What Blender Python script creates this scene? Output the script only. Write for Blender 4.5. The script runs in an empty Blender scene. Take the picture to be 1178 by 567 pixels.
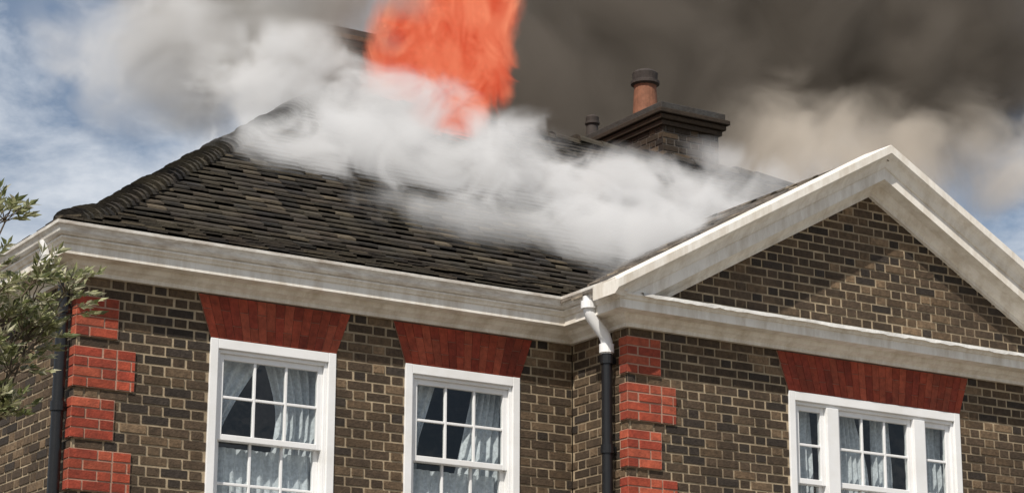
import bpy, bmesh, math, random
from mathutils import Vector, Matrix
random.seed(7)
S=bpy.context.scene
S.view_settings.view_transform='Standard'
S.view_settings.look='None'; S.view_settings.exposure=0
col=S.collection
# ---------------------------------------------------------------- helpers
def empty(name,parent=None):
    o=bpy.data.objects.new(name,None); col.objects.link(o)
    if parent: o.parent=parent
    return o
class MB:
    def __init__(s): s.v=[];s.f=[];s.c=[]
    def face(s,pts,c=(1,1,1)):
        n=len(s.v); s.v+= [tuple(p) for p in pts]; s.f.append(tuple(range(n,n+len(pts)))); s.c.append(c)
    def hexa(s,p,c=(1,1,1),skip=()):
        n=len(s.v); s.v+=[tuple(q) for q in p]
        for i,q in enumerate([(0,3,2,1),(4,5,6,7),(0,1,5,4),(1,2,6,5),(2,3,7,6),(3,0,4,7)]):
            if i in skip: continue
            s.f.append(tuple(n+k for k in q)); s.c.append(c)
    def box(s,x0,x1,y0,y1,z0,z1,c=(1,1,1)):
        s.hexa([(x0,y0,z0),(x1,y0,z0),(x1,y1,z0),(x0,y1,z0),(x0,y0,z1),(x1,y0,z1),(x1,y1,z1),(x0,y1,z1)],c)
    def obj(s,name,mat,parent=None,smooth=False,bevel=0):
        m=bpy.data.meshes.new(name); m.from_pydata(s.v,[],s.f); 
        a=m.color_attributes.new('Col','FLOAT_COLOR','CORNER')
        buf=[]
        for f,c in zip(s.f,s.c):
            for _ in f: buf+= [c[0],c[1],c[2],1.0]
        a.data.foreach_set('color',buf)
        if smooth:
            m.polygons.foreach_set('use_smooth',[True]*len(m.polygons))
        m.materials.append(mat); m.update()
        o=bpy.data.objects.new(name,m); col.objects.link(o)
        if parent: o.parent=parent
        if bevel:
            md=o.modifiers.new('b','BEVEL'); md.width=bevel; md.segments=2; md.limit_method='ANGLE'
        return o
def nodes(name):
    m=bpy.data.materials.new(name); m.use_nodes=True
    nt=m.node_tree; nt.nodes.clear()
    out=nt.nodes.new('ShaderNodeOutputMaterial')
    return m,nt,out
def N(nt,t,**kw):
    n=nt.nodes.new(t)
    for k,v in kw.items():
        if k in n.inputs: n.inputs[k].default_value=v
        else: setattr(n,k,v)
    return n
def L(nt,a,b): nt.links.new(a,b)
def ramp(nt,fac,stops):
    r=nt.nodes.new('ShaderNodeValToRGB'); L(nt,fac,r.inputs[0])
    e=r.color_ramp.elements
    while len(e)<len(stops): e.new(.5)
    for i,(p,c) in enumerate(stops):
        e[i].position=p; e[i].color=(c[0],c[1],c[2],1) if not isinstance(c,(int,float)) else (c,c,c,1)
    return r.outputs[0]
def mixc(nt,f,a,b,mode='MIX'):
    n=nt.nodes.new('ShaderNodeMix'); n.data_type='RGBA'; n.blend_type=mode
    for s,i in ((f,0),(a,6),(b,7)):
        if hasattr(s,'is_output') : L(nt,s,n.inputs[i])
        elif isinstance(s,(int,float)): n.inputs[i].default_value=s
        else: n.inputs[i].default_value=(*s,1)
    return n.outputs[2]
def noise(nt,vec,scale,detail=4,rough=.55,dist=0):
    n=N(nt,'ShaderNodeTexNoise'); n.inputs['Scale'].default_value=scale; n.inputs['Detail'].default_value=detail
    n.inputs['Roughness'].default_value=rough; n.inputs['Distortion'].default_value=dist
    if vec: L(nt,vec,n.inputs['Vector'])
    return n.outputs[0]
def surf(name,base=None,attr=False,rough=.85,var=.35,vscale=14,bump=.3,bscale=60,dirt=None,dirtscale=2.5,dirtamt=.5,spec=.3,stretch=None):
    m,nt,out=nodes(name)
    b=N(nt,'ShaderNodeBsdfPrincipled'); L(nt,b.outputs[0],out.inputs[0])
    g=N(nt,'ShaderNodeNewGeometry'); pos=g.outputs['Position']
    if attr:
        a=N(nt,'ShaderNodeVertexColor'); a.layer_name='Col'; c=a.outputs[0]
    else:
        rg=N(nt,'ShaderNodeRGB'); rg.outputs[0].default_value=(*base,1); c=rg.outputs[0]
    n1=noise(nt,pos,vscale,5,.65)
    f=ramp(nt,n1,[(.25,1-var),(.75,1+var*.4)])
    c=mixc(nt,1.0,c,f,'MULTIPLY')
    if dirt:
        v=pos
        if stretch:
            mp=N(nt,'ShaderNodeMapping'); mp.inputs['Scale'].default_value=stretch; L(nt,pos,mp.inputs[0]); v=mp.outputs[0]
        d=noise(nt,v,dirtscale,6,.7)
        df=ramp(nt,d,[(.42,0.0),(.68,dirtamt)])
        c=mixc(nt,df,c,dirt)
    L(nt,c,b.inputs['Base Color'])
    b.inputs['Roughness'].default_value=rough; b.inputs['Specular IOR Level'].default_value=spec
    if bump:
        nb=noise(nt,pos,bscale,4,.6)
        bp=N(nt,'ShaderNodeBump'); bp.inputs['Strength'].default_value=bump; bp.inputs['Distance'].default_value=.01
        L(nt,nb,bp.inputs['Height']); L(nt,bp.outputs[0],b.inputs['Normal'])
    return m
M_brick=surf('brick',attr=True,var=.6,vscale=26,bump=.6,dirt=(.036,.026,.018),dirtscale=1.6,dirtamt=.65)
M_mortar=surf('mortar',(.45,.355,.235),var=.45,vscale=9,dirt=(.12,.088,.06),dirtscale=1.7,dirtamt=.85)
M_red=surf('red_brick',attr=True,var=.45,vscale=25,bump=.5,dirt=(.10,.03,.02),dirtscale=2.2,dirtamt=.5)
M_redm=surf('red_joint',(.42,.25,.18),var=.3)
M_paint=surf('cornice_paint',(.84,.80,.73),rough=.55,var=.10,vscale=6,bump=.15,dirt=(.46,.38,.28),dirtscale=2.4,dirtamt=.6,stretch=(3,3,.7))
M_white=surf('window_paint',(.84,.84,.84),rough=.4,var=.06,vscale=8,bump=.05,dirt=(.55,.53,.48),dirtscale=4,dirtamt=.35)
M_gut=surf('gutter_paint',(.83,.80,.74),rough=.5,var=.12,vscale=10,bump=.2,dirt=(.30,.22,.15),dirtscale=3.5,dirtamt=.7,stretch=(1,1,4))
M_lead=surf('lead_flashing',(.74,.73,.70),rough=.6,var=.35,vscale=12,bump=.8,bscale=20,dirt=(.26,.24,.21),dirtscale=6,dirtamt=.75)
M_tile=surf('roof_tile',attr=True,var=.55,vscale=12,bump=.7,bscale=45,dirt=(.085,.072,.045),dirtscale=2.0,dirtamt=.5)
M_deck=surf('roof_deck',(.012,.01,.009),bump=0)
M_black=surf('black_iron',(.012,.012,.013),rough=.35,var=.2,bump=.1,spec=.4)
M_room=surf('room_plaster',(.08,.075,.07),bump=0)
M_door=surf('door_paint',(.03,.06,.045),rough=.35,var=.1,bump=0)
M_ground=surf('gravel',(.20,.165,.125),var=.5,vscale=3,bump=1,bscale=40,dirt=(.10,.10,.055),dirtscale=.3)  # ground out of view; tan gravel chosen to bounce warm light onto the soffit
M_path=surf('paving',(.34,.30,.25),var=.3,vscale=5,bump=.5)
M_bark=surf('bark',(.12,.09,.06),var=.5,vscale=20,bump=1)
def m_curtain():
    m,nt,out=nodes('net_curtain')
    d=N(nt,'ShaderNodeBsdfDiffuse'); d.inputs[0].default_value=(.68,.70,.73,1)
    t=N(nt,'ShaderNodeBsdfTransparent'); mx=N(nt,'ShaderNodeMixShader')
    g=N(nt,'ShaderNodeNewGeometry')
    n=noise(nt,g.outputs['Position'],38,3)
    f=ramp(nt,n,[(.38,.74),(.6,.97)])
    L(nt,f,mx.inputs[0]); L(nt,t.outputs[0],mx.inputs[1]); L(nt,d.outputs[0],mx.inputs[2]); L(nt,mx.outputs[0],out.inputs[0]); return m
M_curt=m_curtain()
def m_glass():
    m,nt,out=nodes('window_glass')
    t=N(nt,'ShaderNodeBsdfTransparent'); t.inputs[0].default_value=(.86,.90,.90,1)
    g=N(nt,'ShaderNodeBsdfGlossy'); g.inputs['Roughness'].default_value=.02
    lw=N(nt,'ShaderNodeLayerWeight'); lw.inputs['Blend'].default_value=.5
    p=N(nt,'ShaderNodeMath',operation='POWER'); L(nt,lw.outputs['Facing'],p.inputs[0]); p.inputs[1].default_value=4
    q=N(nt,'ShaderNodeMath',operation='MULTIPLY_ADD'); L(nt,p.outputs[0],q.inputs[0]); q.inputs[1].default_value=.9; q.inputs[2].default_value=.06
    geo=N(nt,'ShaderNodeNewGeometry'); n=noise(nt,geo.outputs['Position'],5,2)
    bp=N(nt,'ShaderNodeBump'); bp.inputs['Strength'].default_value=.12; bp.inputs['Distance'].default_value=.02; L(nt,n,bp.inputs['Height']); L(nt,bp.outputs[0],g.inputs['Normal'])
    mx=N(nt,'ShaderNodeMixShader'); L(nt,q.outputs[0],mx.inputs[0]); L(nt,t.outputs[0],mx.inputs[1]); L(nt,g.outputs[0],mx.inputs[2]); L(nt,mx.outputs[0],out.inputs[0]); return m
M_glass=m_glass()
def m_leaf():
    m,nt,out=nodes('leaf')
    a=N(nt,'ShaderNodeVertexColor'); a.layer_name='Col'
    d=N(nt,'ShaderNodeBsdfPrincipled'); L(nt,a.outputs[0],d.inputs['Base Color']); d.inputs['Roughness'].default_value=.5
    t=N(nt,'ShaderNodeBsdfTranslucent'); L(nt,a.outputs[0],t.inputs[0])
    mx=N(nt,'ShaderNodeMixShader'); mx.inputs[0].default_value=.35
    L(nt,d.outputs[0],mx.inputs[1]); L(nt,t.outputs[0],mx.inputs[2]); L(nt,mx.outputs[0],out.inputs[0]); return m
M_leaf=m_leaf()

# ---------------------------------------------------------------- dimensions (metres, ground z=0)
Xb,b=4.303,.80; Wb=5.116; Xb2=Xb+Wb; Lx=Xb+Xb2; D=7.8; Xc=Xb+Wb/2
Zc=5.77; Zg=Zc+.315; Zw=5.437; Za=5.762; CH=.075
WIN=1.06; WX=[1.057,2.732]; WH=1.50
T0,T1=5.919,7.803
QN,QW=.315,.46
house=empty('brick_house')
def brown():
    r=random.random()
    if r<.5: c=(.088,.060,.038)
    elif r<.70: c=(.130,.086,.050)
    elif r<.88: c=(.048,.037,.029)
    else: c=(.20,.135,.08)
    k=random.uniform(.72,1.28); return tuple(x*k for x in c)
def redc():
    c=random.choice([(.40,.075,.038),(.34,.058,.032),(.45,.10,.052)]); k=random.uniform(.75,1.2); return tuple(x*k for x in c)
mb_br=MB(); mb_mo=MB(); mb_rd=MB(); mb_rm=MB()
def sub(spans,a,c):
    o=[]
    for s,e in spans:
        if c<=s or a>=e: o.append((s,e))
        else:
            if a>s:o.append((s,a))
            if c<e:o.append((c,e))
    return o
def course(mb,mm,P,n,z0,z1,spans,shift,colf,d0=0.0,back=.007,ds=.213,dh=.1005,j=.012):
    def pt(u,z,d):
        x,y=P(u); return (x+n[0]*d,y+n[1]*d,z)
    for s,e in spans:
        mm.face([pt(s,z0,d0-back),pt(e,z0,d0-back),pt(e,z1,d0-back),pt(s,z1,d0-back)])
        per=ds+dh+2*j
        k=math.floor((s-shift)/per)-1
        u=shift+k*per; st=0
        while u<e:
            w=ds if st==0 else dh
            a=max(u,s); c=min(u+w,e)
            if c-a>.02:
                dd=d0+random.uniform(-.003,.002); za=z0+j*.5+random.uniform(-.001,.002); zb=z1-j*.5-random.uniform(-.001,.002)
                a+=random.uniform(0,.004); c-=random.uniform(0,.004)
                f=.003
                q=[pt(a,za,d0-back-.004),pt(c,za,d0-back-.004),pt(c-f,za+f,dd),pt(a+f,za+f,dd),pt(a,zb,d0-back-.004),pt(c,zb,d0-back-.004),pt(c-f,zb-f,dd),pt(a+f,zb-f,dd)]
                mb.hexa(q,colf(),skip=(2,))
            u+=w+j; st^=1
def wall(P,n,u0,u1,zA,zB,cut=None,limit=None):
    z=zA;i=int(round(zA/CH))
    while z<zB-1e-4:
        z1=min(z+CH,zB); sp=[(u0,u1)]
        zm=(z+z1)/2
        if limit:
            l=limit(z1); 
            if l is None: break
            sp=[l]
        if cut:
            for a,c in cut(zm): sp=sub(sp,a,c)
        course(mb_br,mb_mo,P,n,z,z1,sp,(i%2)*.16875+.03,brown)
        z=z1;i+=1
def quoin_w(z,top):
    k=(top-z)/(5*CH)
    if k<0: return 0
    i=int(k); fr=k-i
    if fr>.8: return 0
    return QN if i%2==0 else QW
def win_cut(z,x0,x1,lo):
    o=[]
    for top in lo:
        if top-WH<z<top: o.append((x0,x1))
        elif top<z<top+.325:
            t=(z-top)/.325*.115-.02
            o.append((x0-t,x1+t))
    return o
LOW=2.60
def cut_main(z,mirror=False):
    o=[]
    for x in WX: o+=win_cut(z,x,x+WIN,[Zw,LOW])
    w=quoin_w(z,5.625)
    if w:o.append((0,w))
    if mirror: o=[(Xb-c,Xb-a) for a,c in o]
    return o
SQ=.10
wall(lambda u:(u,0),(0,-1),0,Xb,0,Zc+.02,cut_main)
wall(lambda u:(Xb2+u,0),(0,-1),0,Xb,0,Zc+.02,lambda z:cut_main(z,True))
wall(lambda u:(0,D-u),(-1,0),0,D,0,Zc+.02,lambda z:[(D-SQ,D)] if quoin_w(z,5.625) else [])
wall(lambda u:(Lx,u),(1,0),0,D,0,Zc+.02,lambda z:[(0,SQ)] if quoin_w(z,5.625) else [])
wall(lambda u:(Xb,-u),(-1,0),0,b,0,Zc+.02,lambda z:[(b-SQ,b)] if quoin_w(z,5.7) else [])
wall(lambda u:(Xb2,-b+u),(1,0),0,b,0,Zc+.02,lambda z:[(0,SQ)] if quoin_w(z,5.7) else [])
DOOR=(Xc-.55,Xc+.55)
def cut_bay(z):
    o=win_cut(z,T0-Xb,T1-Xb,[Zw]); w=quoin_w(z,5.70)
    if w:o+=[(0,w),(Wb-w,Wb)]
    if z<2.35:o.append((DOOR[0]-Xb,DOOR[1]-Xb))
    return o
wall(lambda u:(Xb+u,-b),(0,-1),0,Wb,0,Zc+.02,cut_bay)
RS=.550; RB0=7.25
def lim(z):
    h=(RB0+.07-z)/RS
    if h<.05: return None
    h=min(h,Wb/2-.01); return (Wb/2-h,Wb/2+h)
wall(lambda u:(Xb+u,-b),(0,-1),0,Wb,5.85,7.35,None,lim)
mbw=MB(); mbw.box(.05,Lx-.05,D-.15,D,0,Zc+.05,(.1,.07,.045)); mbw.obj('rear_wall',M_brick,house)
def quoins(P,n,top,umax):
    i=0; z=top
    while z-4*CH>0:
        w=QN if i%2==0 else QW
        w=min(w,umax)
        for k in range(4):
            z1=z-k*CH; z0=z1-CH
            course(mb_rd,mb_rm,P,n,z0,z1,[(-.018,w)],-.018+(.113 if k%2 else 0),redc,d0=.018,back=.006,j=.008,ds=.217,dh=.105)
        def pt(u,z,d):
            x,y=P(u); return (x+n[0]*d,y+n[1]*d,z)
        zb=z-4*CH
        mb_rm.face([pt(w,zb,-.02),pt(w,z,-.02),pt(w,z,.0105),pt(w,zb,.0105)])
        mb_rm.face([pt(-.01,z,-.02),pt(w,z,-.02),pt(w,z,.0105),pt(-.01,z,.0105)])
        mb_rm.face([pt(-.01,zb,-.02),pt(w,zb,-.02),pt(w,zb,.0105),pt(-.01,zb,.0105)])
        z-=5*CH;i+=1
quoins(lambda u:(u,0),(0,-1),5.625,9); quoins(lambda u:(0,u),(-1,0),5.625,SQ)
quoins(lambda u:(Lx-u,0),(0,-1),5.625,9); quoins(lambda u:(Lx,u),(1,0),5.625,SQ)
quoins(lambda u:(Xb+u,-b),(0,-1),5.70,9); quoins(lambda u:(Xb,-b+u),(-1,0),5.70,SQ)
quoins(lambda u:(Xb2-u,-b),(0,-1),5.70,9); quoins(lambda u:(Xb2,-b+u),(1,0),5.70,SQ)
def arch(x0,x1,zt,y):
    zb=zt; za=zt+.325; o=.115; n=int(round((x1-x0+o)/.075)); 
    mb_rm.face([(x0,y-.006,zb),(x1,y-.006,zb),(x1+o,y-.006,za),(x0-o,y-.006,za)],(.5,.5,.5))
    mb_rm.face([(x0,y-.006,zb),(x0-o,y-.006,za),(x0-o,y+.03,za),(x0,y+.03,zb)])
    mb_rm.face([(x1,y-.006,zb),(x1+o,y-.006,za),(x1+o,y+.03,za),(x1,y+.03,zb)])
    for i in range(n):
        cuts=[0,.33,1] if i%2 else [0,.67,1]
        for a,c in zip(cuts[:-1],cuts[1:]):
            def X(t,h): 
                bx=x0+(x1-x0)*t; tx=x0-o+(x1-x0+2*o)*t; return bx+(tx-bx)*h
            g=.0020; t0=i/n; t1=(i+1)/n; h0=a+.008;h1=c-.008; yy=y-.011-random.uniform(0,.0015)
            z0=zb+(za-zb)*h0; z1=zb+(za-zb)*h1
            p=[(X(t0,h0)+g,y,z0),(X(t1,h0)-g,y,z0),(X(t1,h0)-g,yy,z0),(X(t0,h0)+g,yy,z0),(X(t0,h1)+g,y,z1),(X(t1,h1)-g,y,z1),(X(t1,h1)-g,yy,z1),(X(t0,h1)+g,yy,z1)]
            mb_rd.hexa(p,tuple(q*.9 for q in redc()))
for x in WX+[Lx-x-WIN for x in WX]:
    for zt in (Zw,LOW): arch(x,x+WIN,zt,0)
arch(T0,T1,Zw,-b)
# ---------------------------------------------------------------- windows
wf=MB(); gl=MB(); cu=MB(); rm=MB()
def sash(x0,x1,z0,z1,y,cols,rows,st=.042,top=.045,bot=.045):
    wf.box(x0,x0+st,y,y+.04,z0,z1); wf.box(x1-st,x1,y,y+.04,z0,z1)
    wf.box(x0+st,x1-st,y+.001,y+.04,z1-top,z1); wf.box(x0+st,x1-st,y+.001,y+.04,z0,z0+bot)
    ax,bx,az,bz=x0+st,x1-st,z0+bot,z1-top
    for i in range(1,cols):
        x=ax+(bx-ax)*i/cols; wf.box(x-.0105,x+.0105,y+.006,y+.034,az,bz)
    for i in range(1,rows):
        z=az+(bz-az)*i/rows
        for k in range(cols):
            xa=ax+(bx-ax)*k/cols+(.0105 if k else 0); xb=ax+(bx-ax)*(k+1)/cols-(.0105 if k<cols-1 else 0)
            wf.box(xa,xb,y+.007,y+.033,z-.0105,z+.0105)
    # individual panes, each very slightly out of plane like old glass
    for i in range(cols):
        for k in range(rows):
            xa=ax+(bx-ax)*i/cols; xb=ax+(bx-ax)*(i+1)/cols; za=az+(bz-az)*k/rows; zb=az+(bz-az)*(k+1)/rows
            t=[random.uniform(-.0022,.0022) for _ in range(3)]
            gl.face([(xa,y+.02,za),(xb,y+.02+t[0],za),(xb,y+.02+t[0]+t[1],zb),(xa,y+.02+t[1],zb)])
def drape(xf0,xf1,z0,z1,y,amp=.03,freq=14,ph=0):
    nu,nz=70,14
    for i in range(nu):
        for k in range(nz):
            q=[]
            for (a,c) in ((i,k),(i+1,k),(i+1,k+1),(i,k+1)):
                u=a/nu; z=z0+(z1-z0)*c/nz; x=xf0(z)+(xf1(z)-xf0(z))*u
                q.append((x,y+amp*math.sin(u*freq*math.pi+ph+math.sin(z*3)*.4)+.01*math.sin(u*31+z*5),z))
            cu.face(q)
def window(x0,x1,zt,y,layout,style=0):
    zb=zt-WH
    wf.box(x0,x0+.065,y-.012,y+.14,zb+.001,zt); wf.box(x1-.065,x1,y-.012,y+.14,zb+.001,zt)
    wf.box(x0+.065,x1-.065,y-.011,y+.14,zt-.075,zt-.001)
    wf.box(x0+.065,x0+.092,y+.012,y+.13,zb+.05,zt-.075); wf.box(x1-.092,x1-.065,y+.012,y+.13,zb+.05,zt-.075)
    wf.box(x0+.092,x1-.092,y+.0125,y+.13,zt-.102,zt-.075)
    wf.box(x0-.05,x1+.05,y-.07,y+.14,zb-.06,zb+.0)
    wf.box(x0+.065,x1-.065,y-.03,y+.13,zb,zb+.05)
    zi=zt-.102; zm=zi-.655; zl=zb+.05
    x=x0+.092
    for (w,cols) in layout:
        if cols==0:
            wf.box(x,x+w,y-.006,y+.13,zl,zi)
        else:
            sash(x,x+w,zm,zi,y+.035,cols,2)
            sash(x,x+w,zl,zm+.045,y+.078,cols,2,bot=.06)
        x+=w
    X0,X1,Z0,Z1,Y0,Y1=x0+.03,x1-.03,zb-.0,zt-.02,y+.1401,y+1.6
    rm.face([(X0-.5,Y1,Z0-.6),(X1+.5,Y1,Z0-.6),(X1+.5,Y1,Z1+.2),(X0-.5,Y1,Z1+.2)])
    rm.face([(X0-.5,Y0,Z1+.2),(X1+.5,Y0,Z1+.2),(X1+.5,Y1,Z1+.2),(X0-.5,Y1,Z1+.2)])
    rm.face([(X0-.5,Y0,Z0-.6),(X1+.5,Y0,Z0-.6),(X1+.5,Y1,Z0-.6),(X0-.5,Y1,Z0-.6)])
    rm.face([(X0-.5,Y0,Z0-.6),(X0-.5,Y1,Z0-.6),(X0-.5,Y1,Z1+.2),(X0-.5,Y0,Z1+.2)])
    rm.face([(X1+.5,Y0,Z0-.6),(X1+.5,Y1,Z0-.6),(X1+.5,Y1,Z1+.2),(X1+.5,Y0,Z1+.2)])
    yc=y+.185; w=x1-x0
    t=lambda z:(zt-z)/WH
    cl=lambda v:max(0,min(1,v))
    if style==0:
        drape(lambda z:x0+.02,lambda z:x0+w*(.16+.34*(1-cl((t(z)-.06)/.42))**1.3),zt-.80,zt-.02,yc,.02,9)
        drape(lambda z:x0+w*(.60+.04*math.sin(z*4)-.12*cl(1-t(z)*3)),lambda z:x1-.02,zb,zt-.02,yc+.01,.022,13,1)
        drape(lambda z:x0+.02,lambda z:x1-.02,zb,zt-.79,yc-.03,.012,26,2)
    elif style==1:
        drape(lambda z:x0+.02,lambda z:x0+w*(.20+.2*(1-cl(t(z)*2.5))),zb,zt-.02,yc,.02,9)
        drape(lambda z:x0+w*(.70-.18*cl(t(z)*2-.2)),lambda z:x1-.02,zb,zt-.02,yc+.01,.022,11,1)
        drape(lambda z:x0+.02,lambda z:x1-.02,zb,zt-.80,yc-.03,.012,24,2)
    else:
        drape(lambda z:x0+.02,lambda z:x0+w*.20,zb,zt-.02,yc,.02,9)
        drape(lambda z:x0+w*.34,lambda z:x0+w*(.47+.05*math.sin(z*3)),zb,zt-.02,yc,.02,11)
        drape(lambda z:x0+w*.55,lambda z:x0+w*.66,zb,zt-.02,yc,.02,7)
        drape(lambda z:x0+w*.82,lambda z:x1-.02,zb,zt-.02,yc,.02,9)
lay1=[(WIN-.184,3)]
for k,x in enumerate(WX+[Lx-x-WIN for x in WX]):
    for zt in (Zw,LOW): window(x,x+WIN,zt,0,lay1,k%2)
s=T1-T0-.184; side=.31; mul=.125; cen=s-2*side-2*mul
window(T0,T1,Zw,-b,[(side,1),(mul,0),(cen,3),(mul,0),(side,1)],2)
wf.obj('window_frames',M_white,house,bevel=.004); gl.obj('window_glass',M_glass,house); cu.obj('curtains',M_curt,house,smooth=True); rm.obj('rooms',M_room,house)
dr=MB(); dr.box(DOOR[0]+.09,DOOR[1]-.09,-b+.05,-b+.1,.15,2.15)
for i in range(2):
    for (za,zb_) in ((.3,.9),(1.05,1.95)):
        xa=DOOR[0]+.17+i*.40; dr.box(xa,xa+.32,-b+.035,-b+.0501,za,zb_)
dr.obj('front_door',M_door,house,bevel=.01)
df=MB(); df.box(DOOR[0],DOOR[0]+.09,-b-.03,-b+.12,.0,2.35); df.box(DOOR[1]-.09,DOOR[1],-b-.03,-b+.12,.0,2.35); df.box(DOOR[0]+.09,DOOR[1]-.09,-b-.029,-b+.12,2.15,2.35)
df.box(DOOR[0]-.25,DOOR[1]+.25,-b-.5,-b-.0,2.36,2.5); df.box(DOOR[0]-.1,DOOR[1]+.1,-b-.45,-b-.031,0,.15)
df.obj('door_surround',M_white,house,bevel=.01)
mb_br.obj('brown_brickwork',M_brick,house); mb_mo.obj('mortar',M_mortar,house); mb_rd.obj('red_brickwork',M_red,house); mb_rm.obj('red_joints',M_redm,house)
# ---------------------------------------------------------------- cornice sweeps
def sweep(mb,path,prof,closed):
    n=len(path); rings=[]
    segs=[]
    for i in range(n if closed else n-1):
        a=path[i]; c=path[(i+1)%n]; d=(c[0]-a[0],c[1]-a[1]); l=math.hypot(*d); segs.append((d[1]/l,-d[0]/l))
    for i in range(n):
        if closed: n0=segs[i-1]; n1=segs[i]
        else: n0=segs[max(0,i-1)]; n1=segs[min(i,n-2)]
        m=(n0[0]+n1[0],n0[1]+n1[1]); dt=m[0]*n0[0]+m[1]*n0[1]; m=(m[0]/dt,m[1]/dt)
        rings.append([(path[i][0]+m[0]*d,path[i][1]+m[1]*d,z) for d,z in prof])
    for i in range(n if closed else n-1):
        A=rings[i];B=rings[(i+1)%n]
        for k in range(len(prof)-1):
            mb.face([A[k],B[k],B[k+1],A[k+1]])
    if not closed:
        mb.face(rings[0][::-1]); mb.face(rings[-1])
loop=[(Xb2,-b),(Xb2,0),(Lx,0),(Lx,D),(0,D),(0,0),(Xb,0),(Xb,-b)]
c=MB()
P1=[(-.02,Zc),(.035,Zc),(.035,Zc+.028),(.045,Zc+.034),(.06,Zc+.045),(.085,Zc+.058),(.095,Zc+.075),(.10,Zc+.09),(.215,Zc+.095),(.215,Zc+.165),(.228,Zc+.17),(.235,Zc+.185),(.25,Zc+.20),(.25,Zc+.212),(-.02,Zc+.222)]
sweep(c,loop,P1,True)
c.obj('cornice',M_paint,house)
g=MB()
gp=[(Xb2,-b-.27),(Xb2,0),(Lx,0),(Lx,D),(0,D),(0,0),(Xb,0),(Xb,-b-.27)]
P2=[(.18,Zc+.214),(.245,Zc+.2145),(.262,Zc+.222),(.275,Zc+.24),(.28,Zc+.262),(.288,Zc+.278),(.300,Zc+.290),(.303,Zc+.312),(.290,Zc+.314),(.288,Zc+.296),(.27,Zc+.27),(.2,Zc+.24),(.18,Zc+.26)]
sweep(g,gp,P2,False)
g.obj('gutter',M_gut,house)
fl=MB(); nseg=90; jz=[random.uniform(-.009,.004) for _ in range(nseg+1)]
for i in range(nseg):
    xa=Xb-.02+(Wb+.04)*i/nseg; xb_=Xb-.02+(Wb+.04)*(i+1)/nseg
    j0,j1=jz[i],jz[i+1]
    fl.hexa([(xa,-b-.266,Zc+.196+j0),(xb_,-b-.266,Zc+.196+j1),(xb_,-b+.0,Zc+.26),(xa,-b+.0,Zc+.26),(xa,-b-.258,Zc+.224+j0*.4),(xb_,-b-.258,Zc+.224+j1*.4),(xb_,-b-.004,Zc+.30),(xa,-b-.004,Zc+.30)],skip=(3,5))
fl.obj('lead_flashing',M_lead,house)
rk=MB()
RP=[(-.03,0),(.035,0),(.035,.035),(.05,.045),(.075,.065),(.09,.09),(.10,.10),(.225,.105),(.225,.205),(.24,.21),(.25,.235),(.265,.26),(.29,.285),(.315,.30),(.33,.315),(.33,.385),(.318,.388),(-.03,.392)]
zat=lambda x,w:RB0+w-RS*abs(x-Xc)
for sgn in (-1,1):
    xe=Xc+sgn*(Wb/2+.31)
    A=[(xe,-b-d,zat(xe,w)) for d,w in RP]; B=[(Xc,-b-d,zat(Xc,w)) for d,w in RP]
    for k in range(len(RP)-1): rk.face([A[k],B[k],B[k+1],A[k+1]])
    rk.face(A)
ro=rk.obj('raking_cornice',M_paint,house)
bm=bmesh.new(); bm.from_mesh(ro.data)
geom=bm.verts[:]+bm.edges[:]+bm.faces[:]
bmesh.ops.bisect_plane(bm,geom=geom,plane_co=(0,0,Zc+.18),plane_no=(0,0,1),clear_inner=True)
bm.to_mesh(ro.data); bm.free()
# ---------------------------------------------------------------- roof
E=.275; S1,S2=.50,.727; RIDGE_S=D/2+E
def zr(s): return Zg-.03+(S1*s if s<.5 else S1*.5+S2*(s-.5))
tl=MB(); dk=MB()
def tilec(k0=1.0):
    r=random.random()
    if r<.55:c=(.034,.027,.021)
    elif r<.80:c=(.050,.038,.027)
    elif r<.92:c=(.022,.019,.017)
    else:c=(.092,.072,.048)
    k=random.uniform(.75,1.25)*k0; return tuple(x*k for x in c)
def tiles(pt,smax,lim,g_=.115,w=.165,cf=tilec,lift=.045,s_start=.02):
    s=s_start; i=0
    while s<smax:
        ds=g_*(.89 if s<.5 else .81)
        u0,u1=lim(max(s,0)); u=u0-(i%2)*w/2
        rowj=random.uniform(-.003,.003)
        while u<u1:
            a=max(u,u0); cc=min(u+w-.005,u1)
            if cc-a>.03:
                l=random.uniform(lift-.010,lift+.010)+rowj; jj=random.uniform(-.012,.006); s0=s+jj; s1=min(s+ds*1.4,smax+.05)
                t=.016; cX=cf()
                P8=[pt(a,s0,l),pt(cc,s0,l+random.uniform(-.004,.004)),pt(cc,s1,.004),pt(a,s1,.004),pt(a,s0,l+t),pt(cc,s0,l+t),pt(cc,s1,.004+t),pt(a,s1,.004+t)]
                tl.hexa(P8,cX)
            u+=w
        s+=ds; i+=1
F_=lambda u,s,h:(u,-E+s,zr(s)+h)
tiles(F_,RIDGE_S-.02,lambda s:(-E+s,Lx+E-s))
tiles(lambda u,s,h:(-E+s,u,zr(s)+h),RIDGE_S-.02,lambda s:(-E+s,D+E-s))
def deck(f,smax,lm):
    for (a,c_) in ((0,.5),(.5,smax)):
        u0,u1=lm(a);v0,v1=lm(c_); dk.face([f(u0,a,0),f(u1,a,0),f(v1,c_,0),f(v0,c_,0)])
deck(F_,RIDGE_S,lambda s:(-E+s,Lx+E-s)); deck(lambda u,s,h:(u,D+E-s,zr(s)),RIDGE_S,lambda s:(-E+s,Lx+E-s))
deck(lambda u,s,h:(-E+s,u,zr(s)),RIDGE_S,lambda s:(-E+s,D+E-s)); deck(lambda u,s,h:(Lx+E-s,u,zr(s)),RIDGE_S,lambda s:(-E+s,D+E-s))
bs=.548; bz=lambda s:Zg-.070+bs*s
smx=Wb/2+E
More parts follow.
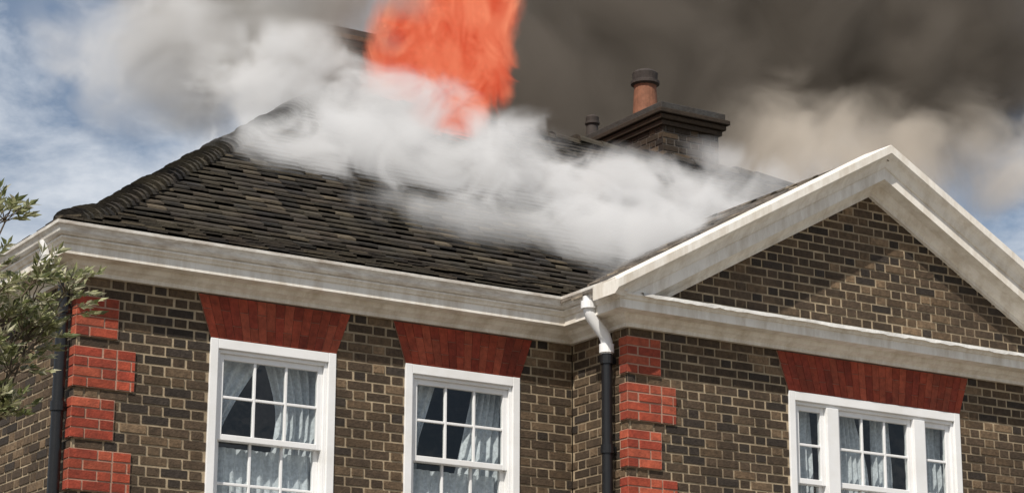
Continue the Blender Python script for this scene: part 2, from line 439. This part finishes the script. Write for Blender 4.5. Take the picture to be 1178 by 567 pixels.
def bl(s):
    z=bz(s); sm=.5+(z-(Zg-.03)-.25)/S2 if z>Zg+.22 else (z-Zg+.03)/S1
    return (-b-.30,-E+max(sm,0)+.25)
lc=lambda:tuple(x*3.2+.08 for x in tilec())
tiles(lambda u,s,h:(Xb-E+s,u,bz(s)+h),smx-.02,bl,cf=lc,lift=.024,s_start=-.02)
tiles(lambda u,s,h:(Xb2+E-s,u,bz(s)+h),smx-.02,bl,cf=lc,lift=.024,s_start=-.02)
for f in (lambda u,s:(Xb-E+s,u,bz(s)),lambda u,s:(Xb2+E-s,u,bz(s))):
    dk.face([f(-b-.30,0),f(bl(0)[1],0),f(bl(smx)[1],smx),f(-b-.30,smx)])
tl.obj('roof_tiles',M_tile,house); dk.obj('roof_deck',M_deck,house)
hp=MB()
def bonnet(p0,p1,r=.12,step=.105,drop=.04):
    p0=Vector(p0);p1=Vector(p1);d=p1-p0;n=int(d.length/step);d.normalize()
    side=d.cross(Vector((0,0,1))).normalized(); up=side.cross(d).normalized()
    for i in range(n):
        q=p0+d*(i*step)+Vector((random.uniform(-.008,.008),)*3); 
        cc=tilec(.9); rr=r*random.uniform(.90,1.08)
        ra,rb=[],[]
        for k in range(9):
            t=math.pi*(k/8)
            for R_,off,lst,lf_ in ((rr,0,ra,.035),(rr*.85,step*1.7,rb,.0)):
                lst.append(q+d*off+side*(math.cos(t)*R_*1.15)+up*(math.sin(t)*R_*.75-drop+lf_))
        for k in range(8): hp.face([ra[k],ra[k+1],rb[k+1],rb[k]],cc)
        hp.face(ra+[q-up*drop],tuple(x*.4 for x in cc))
c0=lambda s:(-E+s,-E+s,zr(s))
bonnet((c0(.12)[0],c0(.12)[1],c0(.12)[2]+.02),(c0(.5)[0],c0(.5)[1],c0(.5)[2]+.02)); bonnet((c0(.5)[0],c0(.5)[1],c0(.5)[2]+.02),c0(RIDGE_S))
c1=lambda s:(Lx+E-s,-E+s,zr(s))
bonnet(c1(0),c1(.5)); bonnet(c1(.5),c1(RIDGE_S))
c2=lambda s:(-E+s,D+E-s,zr(s))
bonnet(c2(0),c2(RIDGE_S))
bonnet(c0(RIDGE_S),c1(RIDGE_S),.13,.3,.03)
bonnet((Xc,-b-.28,bz(smx)-.02),(Xc,bl(smx)[1],bz(smx)-.02),.09,.3,.05)
hp.obj('hip_and_ridge_tiles',M_tile,house)
# ---------------------------------------------------------------- downpipes
def pipe(name,pts,r,mat):
    cv=bpy.data.curves.new(name,'CURVE'); cv.dimensions='3D'; cv.bevel_depth=r; cv.bevel_resolution=4; cv.use_fill_caps=True
    sp=cv.splines.new('POLY'); sp.points.add(len(pts)-1)
    for p,q in zip(sp.points,pts): p.co=(*q,1)
    cv.materials.append(mat); o=bpy.data.objects.new(name,cv); col.objects.link(o); o.parent=house
    return o
px,py=Xb-.085,-b+.17
pipe('downpipe',[(px,py,0.05),(px,py,Zc-.18)],.044,M_black)
pipe('swan_neck',[(px,py,Zc-.20),(px,py,Zc-.10),(px-.02,py+.0,Zc-.05),(px-.15,py,Zc+.09),(px-.17,py,Zc+.15),(px-.17,py,Zc+.25)],.048,M_white)
sx,sy=-.085,.08
pipe('downpipe_side',[(sx,sy,.05),(sx,sy,Zc-.05)],.044,M_black)
pipe('swan_neck_side',[(sx,sy,Zc-.06),(sx,sy,Zc),(-.25,sy,Zc+.12),(-.25,sy,Zc+.24)],.040,M_white)
cl=MB(); cw=MB()
def collar(m_,X,Y,z,r=.054,h=.07):
    seg=16
    for k in range(seg):
        a0=2*math.pi*k/seg;a1=2*math.pi*(k+1)/seg
        e=lambda a,rr,zz:(X+rr*math.cos(a),Y+rr*math.sin(a),zz)
        m_.face([e(a0,r,z),e(a1,r,z),e(a1,r,z+h),e(a0,r,z+h)]); m_.face([e(a0,r,z),e(a1,r,z),e(a1,.03,z),e(a0,.03,z)]); m_.face([e(a0,r,z+h),e(a1,r,z+h),e(a1,.03,z+h),e(a0,.03,z+h)])
for X,Y in ((px,py),(sx,sy)):
    for z in (Zc-.28,Zc-1.0,Zc-2.8,Zc-4.6):
        collar(cl,X,Y,z); cl.box(X,X+.08,Y-.012,Y+.012,z+.01,z+.06)
collar(cw,px-.17,py,Zc+.15,.064,.06); collar(cw,px,py,Zc-.19,.060,.07)
cl.obj('pipe_collars',M_black,house); cw.obj('swan_neck_collars',M_white,house)
# ---------------------------------------------------------------- chimneys
cb=MB();cm=MB();cap=MB();pot=MB()
dkb=lambda:tuple(x*.55 for x in brown())
def chimney(x0,x1,y0,y1,z0,z1,capd=.09,caph=.24):
    i=0; z=z0
    while z<z1-caph:
        for P,n,l in ((lambda u:(x0+u,y0),(0,-1),x1-x0),(lambda u:(x0,y1-u),(-1,0),y1-y0),(lambda u:(x1,y0+u),(1,0),y1-y0),(lambda u:(x1-u,y1),(0,1),x1-x0)):
            course(cb,cm,P,n,z,z+CH,[(0,l)],(i%2)*.16875,dkb)
        z+=CH;i+=1
    k=3
    for j in range(k):
        d=capd*(j+1)/k; za=z1-caph+caph*.7*j/k; zb=z1-caph+caph*.7*(j+1)/k
        cap.box(x0-d,x1+d,y0-d,y1+d,za,zb-.004,dkb())
    cap.box(x0-capd*.6,x1+capd*.6,y0-capd*.6,y1+capd*.6,z1-caph*.3,z1,(.06,.057,.054))
def potf(x,y,z0,h,r,c1_=(.22,.095,.055)):
    prof=[(r*1.12,0),(r*1.12,.06),(r,.09),(r*.86,h*.7),(r*.9,h*.72),(r*1.12,h*.75),(r*1.12,h*.8),(r*.95,h*.82),(r*1.0,h*.95),(r*.75,h),(r*.6,h*.99),(r*.55,h*.6)]
    n=20
    for k in range(n):
        a,c_=2*math.pi*k/n,2*math.pi*(k+1)/n
        for p,q in zip(prof[:-1],prof[1:]):
            cc=(.05,.04,.035) if p[1]>=h*.72 else c1_
            pot.face([(x+p[0]*math.cos(a),y+p[0]*math.sin(a),z0+p[1]),(x+p[0]*math.cos(c_),y+p[0]*math.sin(c_),z0+p[1]),(x+q[0]*math.cos(c_),y+q[0]*math.sin(c_),z0+q[1]),(x+q[0]*math.cos(a),y+q[0]*math.sin(a),z0+q[1])],cc)
chimney(8.50,9.28,4.5,6.5,6.5,9.90,.10,.26); potf(8.80,5.25,9.89,.66,.15); potf(8.8,6.35,9.89,.42,.08,(.06,.05,.045))
chimney(4.50,5.25,5.1,6.0,6.5,10.22,.10,.26)
cm2=surf('chimney_joint',(.10,.085,.07),var=.3)
cb.obj('chimney_brickwork',M_brick,house);cm.obj('chimney_mortar',cm2,house);cap.obj('chimney_caps',M_brick,house,bevel=.01)
M_potv=surf('pot_clay',attr=True,rough=.8,var=.4)
pot.obj('chimney_pots',M_potv,house,smooth=True)
# ---------------------------------------------------------------- ground
gm=MB(); gm.face([(-400,-400,0),(400,-400,0),(400,400,0),(-400,400,0)]); gm.obj('ground',M_ground)
pm=MB(); pm.face([(Xc-.8,-30,.004),(Xc+.8,-30,.004),(Xc+.8,-b-.46,.004),(Xc-.8,-b-.46,.004)]); pm.obj('garden_path',M_path)
# ---------------------------------------------------------------- tree
random.seed(21)
tree=empty('garden_tree')
lf=MB(); bk=MB()
def limb(p0,p1,r0,r1,n=6,seg=7,wob=.05):
    p0=Vector(p0);p1=Vector(p1); pts=[]
    for i in range(n+1):
        t=i/n; p=p0.lerp(p1,t)+Vector((random.uniform(-wob,wob),random.uniform(-wob,wob),random.uniform(-wob,wob)))*(0 if i in(0,n) else 1)+Vector((0,0,math.sin(t*math.pi)*wob))
        pts.append((p,r0+(r1-r0)*t))
    d=(p1-p0).normalized(); sd=d.orthogonal().normalized(); u=d.cross(sd)
    for (a,ra),(c_,rb) in zip(pts[:-1],pts[1:]):
        for k in range(seg):
            t0=2*math.pi*k/seg;t1=2*math.pi*(k+1)/seg
            e=lambda q,r,t:q+sd*(math.cos(t)*r)+u*(math.sin(t)*r)
            bk.face([e(a,ra,t0),e(a,ra,t1),e(c_,rb,t1),e(c_,rb,t0)])
    return [p for p,_ in pts]
def leaf(p,d,l,w,c):
    d=d.normalized(); s_=d.cross(Vector((random.uniform(-1,1),random.uniform(-1,1),random.uniform(-.3,1)))).normalized(); n=s_.cross(d)
    m1=p+d*l*.45+s_*w*.5+n*w*.15;m2=p+d*l*.45-s_*w*.5+n*w*.15;mm=p+d*l*.5;e=p+d*l-n*l*.12
    lf.face([p,m1,e,mm],c); lf.face([p,mm,e,m2],tuple(x*.9 for x in c))
def leafc():
    k=random.uniform(.7,1.4)
    return random.choice([(.26*k,.27*k,.12*k),(.34*k,.34*k,.19*k),(.14*k,.16*k,.06*k),(.42*k,.40*k,.27*k)])
def spray(p,d,L_=.3,n=9):
    d=d.normalized(); sd=d.cross(Vector((0,0,1))); sd=sd.normalized() if sd.length>.1 else Vector((1,0,0))
    tip=p+d*L_+Vector((0,0,-.03)); limb(p,tip,.004,.0015,3,4,.01)
    for i in range(n):
        t=(i+1)/n; q=p.lerp(tip,t)
        for s_ in (-1,1):
            dd=d*.7+sd*s_*.8+Vector((random.uniform(-.35,.35),random.uniform(-.35,.35),random.uniform(-.3,.45)))
            leaf(q,dd,random.uniform(.055,.10),random.uniform(.020,.032),leafc())
    leaf(tip,d,.08,.024,leafc())
T=Vector((-2.95,-2.3,0))
trunk=limb(T,T+Vector((.1,.1,2.6)),.13,.09,8,12,.03)
main_t=[(-.92,-2.15,5.08),(-1.0,-2.2,4.90),(-1.2,-2.2,4.78),(-1.2,-2.3,5.05),(-1.15,-2.1,4.66),(-1.45,-2.35,4.92),(-1.08,-2.0,5.0),(-1.32,-2.1,5.48),(-1.42,-2.2,5.42)]
targets=list(main_t); NM=len(main_t)
for i in range(15):
    a=random.uniform(.9,5.3); r=random.uniform(.5,1.3); targets.append((T.x-.45+r*math.cos(a)*.8,T.y+r*math.sin(a),random.uniform(3.6,5.4)))
for i,t in enumerate(targets):
    t=Vector(t); st=trunk[random.randint(4,8)]
    pts=limb(st,t,.030,.005,8,6,.07)
    up_=i in (7,8)
    for k,q in enumerate(pts[5:] if i<NM else pts[3:]):
        d0=(t-st).normalized()
        m_=(1 if k<2 else 6) if up_ else (9 if i<NM else 5)
        for j in range(m_):
            dd=d0*.6+Vector((random.uniform(-1,1),random.uniform(-1,1),random.uniform(-.5,.6)))
            q2=q+dd.normalized()*random.uniform(.05,.16)
            limb(q,q2,.005,.003,2,4,.01); spray(q2,dd+Vector((0,0,.15)),random.uniform(.09,.17),6)
lf.obj('leaves',M_leaf,tree); bk.obj('branches',M_bark,tree,smooth=True)
# ---------------------------------------------------------------- smoke
def smoke_mat(name,colr,dens,glow,e,scale,k=1.8,thr=.25,gain=1.8,detail=3,dist=.6,rate=.6,stretch=(1,1,1),glow2=None,rough=.6,gr=(.45,.66)):
    m,nt,out=nodes(name)
    v=N(nt,'ShaderNodeVolumePrincipled'); L(nt,v.outputs[0],out.inputs['Volume'])
    v.inputs['Color'].default_value=(*colr,1); v.inputs['Anisotropy'].default_value=.0
    tc=N(nt,'ShaderNodeTexCoord'); ln=N(nt,'ShaderNodeVectorMath',operation='LENGTH'); L(nt,tc.outputs['Object'],ln.inputs[0])
    def M(op,a,b_=None,clamp=False):
        n=N(nt,'ShaderNodeMath',operation=op); n.use_clamp=clamp
        for i,s_ in enumerate((a,b_)):
            if s_ is None: continue
            if hasattr(s_,'is_output'): L(nt,s_,n.inputs[i])
            else: n.inputs[i].default_value=s_
        return n.outputs[0]
    fall=M('SUBTRACT',1.0,ln.outputs['Value'],True)
    geo=N(nt,'ShaderNodeNewGeometry'); mp=N(nt,'ShaderNodeMapping'); mp.inputs['Scale'].default_value=stretch; L(nt,geo.outputs['Position'],mp.inputs[0])
    nz=noise(nt,mp.outputs[0],scale,detail,rough,dist)
    a=M('MULTIPLY',fall,gain); a=M('SUBTRACT',a,thr); nn=M('SUBTRACT',nz,.5); nn=M('MULTIPLY',nn,k*2); a=M('ADD',a,nn); a=M('MAXIMUM',a,0.0); a=M('MINIMUM',a,1.0)
    edge=M('MULTIPLY',fall,4.0,True); a=M('MULTIPLY',a,edge)
    d=M('MULTIPLY',a,dens); L(nt,d,v.inputs['Density'])
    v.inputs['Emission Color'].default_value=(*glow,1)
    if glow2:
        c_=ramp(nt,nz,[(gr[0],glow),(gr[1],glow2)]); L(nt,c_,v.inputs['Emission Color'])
    es=M('MULTIPLY',d,e); L(nt,es,v.inputs['Emission Strength'])  # smoke: emission stands in for multiply scattered light; fire: its own glow
    m.cycles.volume_step_rate=rate
    return m
plume=empty('smoke_plume')
def puff(name,loc,rad,mat,parent=plume,rot=(0,0,0)):
    bm=bmesh.new(); bmesh.ops.create_icosphere(bm,subdivisions=3,radius=1)
    me=bpy.data.meshes.new(name); bm.to_mesh(me); bm.free(); me.materials.append(mat)
    o=bpy.data.objects.new(name,me); col.objects.link(o); o.location=loc; o.scale=rad; o.rotation_euler=rot; o.parent=parent
    return o
st_=(.85,1,1.0)
white=smoke_mat('white_smoke',(.94,.93,.92),2.6,(.80,.78,.76),.31,1.8,k=3.0,thr=.34,rate=.75,stretch=st_,detail=4,dist=1.0)  # the smokes from here to tan emit faintly in place of scattered light
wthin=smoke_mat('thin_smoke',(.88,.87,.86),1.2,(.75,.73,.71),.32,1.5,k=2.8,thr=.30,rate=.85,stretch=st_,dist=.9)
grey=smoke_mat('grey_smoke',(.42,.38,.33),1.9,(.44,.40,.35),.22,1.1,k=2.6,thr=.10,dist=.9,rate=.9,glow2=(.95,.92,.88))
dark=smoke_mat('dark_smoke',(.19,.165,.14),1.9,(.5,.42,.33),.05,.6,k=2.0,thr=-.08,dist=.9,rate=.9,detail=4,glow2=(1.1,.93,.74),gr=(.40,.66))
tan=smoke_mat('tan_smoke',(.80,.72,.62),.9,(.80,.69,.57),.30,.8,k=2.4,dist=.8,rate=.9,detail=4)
W=[((2.6,2.2,7.6),(1.1,.9,.50)),((3.7,2.1,7.7),(1.5,1.0,.75)),((5.0,2.1,7.7),(1.5,1.1,.85)),((6.2,2.3,7.65),(1.4,1.1,.78)),((5.6,1.3,7.15),(1.3,1.0,.6)),((7.1,2.3,7.75),(1.3,1.0,.68)),((6.5,1.0,7.0),(1.3,1.0,.65)),((4.3,2.9,8.5),(1.2,.8,.55)),((3.3,3.3,8.7),(1.2,.8,.8))]
for l,r in W: puff('white_puff',l,r,white)
for l,r in [((5.9,.6,6.75),(1.7,.9,.6)),((4.3,1.2,7.0),(1.9,.9,.45)),((7.9,2.8,8.2),(1.3,1.0,.7)),((2.2,4.2,9.2),(1.5,1.0,1.1)),((2.9,4.0,10.4),(1.1,.9,1.1))]: puff('thin_puff',l,r,wthin)
for l,r in [((4.0,4.1,10.3),(1.4,.7,1.2)),((2.9,4.2,9.3),(1.3,.8,1.0)),((4.8,7.4,11.4),(1.9,1.2,1.5)),((3.7,3.9,9.2),(1.0,.7,.7))]: puff('grey_puff',l,r,grey)
for l,r in [((10.6,9.,12.0),(3.0,2.2,2.9)),((13.6,9.5,13.6),(3.2,2.4,2.3)),((17.2,9.8,14.2),(3.8,2.4,2.6)),((8.6,7.8,10.6),(2.0,1.6,1.9)),((8.2,7.6,9.6),(1.8,1.0,1.3)),((12.6,9.2,11.8),(2.0,1.6,1.4)),((15.4,8.8,13.2),(2.4,1.4,1.3))]: puff('dark_puff',l,r,dark)
for l,r in [((14.2,8.6,11.2),(2.6,1.6,1.4)),((16.8,9,11.9),(2.4,1.6,1.2)),((12.6,8.0,11.0),(1.5,.9,1.0))]: puff('tan_puff',l,r,tan)
flm=empty('flames')
fire=smoke_mat('fire',(.05,.02,.01),7,(.60,.052,.020),1.0,2.4,k=3.6,thr=.12,gain=2.9,detail=5,dist=1.2,stretch=(1.1,1,.6),glow2=(.98,.33,.18),rate=.4,rough=.68,gr=(.44,.66))
for l,r in [((5.75,5,10.2),(.78,.5,.80)),((6.25,5.1,10.9),(.80,.5,.8)),((5.30,4.6,9.8),(.55,.45,.80)),((5.35,3.9,9.25),(.60,.4,.65)),((5.7,5.,11.2),(.8,.45,.6)),((6.15,4.6,9.85),(.50,.4,.7)),((5.05,3.4,8.9),(.50,.35,.45))]: puff('flame',l,r,fire,flm,(0,.3,0))
# ---------------------------------------------------------------- light
el,az=math.radians(52),math.radians(232)
w=bpy.data.worlds.new('World'); S.world=w; w.use_nodes=True; nt=w.node_tree; nt.nodes.clear()
out=nt.nodes.new('ShaderNodeOutputWorld'); bg=nt.nodes.new('ShaderNodeBackground'); L(nt,bg.outputs[0],out.inputs[0])
sk=nt.nodes.new('ShaderNodeTexSky'); sk.sky_type='NISHITA'; sk.sun_disc=False; sk.sun_elevation=el; sk.sun_rotation=az; sk.dust_density=1.0
tc=nt.nodes.new('ShaderNodeTexCoord'); mp=nt.nodes.new('ShaderNodeMapping'); mp.inputs['Scale'].default_value=(1,1,1.8); L(nt,tc.outputs['Generated'],mp.inputs[0])
cn=noise(nt,mp.outputs[0],8.5,8,.62,.3)
cf=ramp(nt,cn,[(.43,.12),(.62,.9)])
cc=mixc(nt,cf,sk.outputs[0],(8.6,9.1,9.8))
L(nt,cc,bg.inputs[0]); bg.inputs[1].default_value=.082
sl=bpy.data.lights.new('sun','SUN'); sl.energy=5.0; sl.angle=math.radians(.5); sl.color=(1,.94,.85)
so=bpy.data.objects.new('sun',sl); col.objects.link(so)
dv=Vector((math.sin(az)*math.cos(el),math.cos(az)*math.cos(el),math.sin(el)))
so.rotation_euler=dv.to_track_quat('Z','Y').to_euler(); so.location=(-10,-10,20)
# ---------------------------------------------------------------- camera
cam=bpy.data.cameras.new('camera'); co=bpy.data.objects.new('camera',cam); col.objects.link(co); S.camera=co
cam.sensor_width=36; cam.lens=2672.9/1178*36; cam.clip_end=2000
yaw,pit,roll=.5575,.2616,.0043
F=Vector((math.sin(yaw)*math.cos(pit),math.cos(yaw)*math.cos(pit),math.sin(pit)))
R=Vector((math.cos(yaw),-math.sin(yaw),0)); U=R.cross(F)
R2=R*math.cos(roll)+U*math.sin(roll); U2=-R*math.sin(roll)+U*math.cos(roll)
m=Matrix((R2,U2,-F)).transposed().to_4x4(); m.translation=Vector((-6.0222,-15.6194,1.6)); co.matrix_world=m
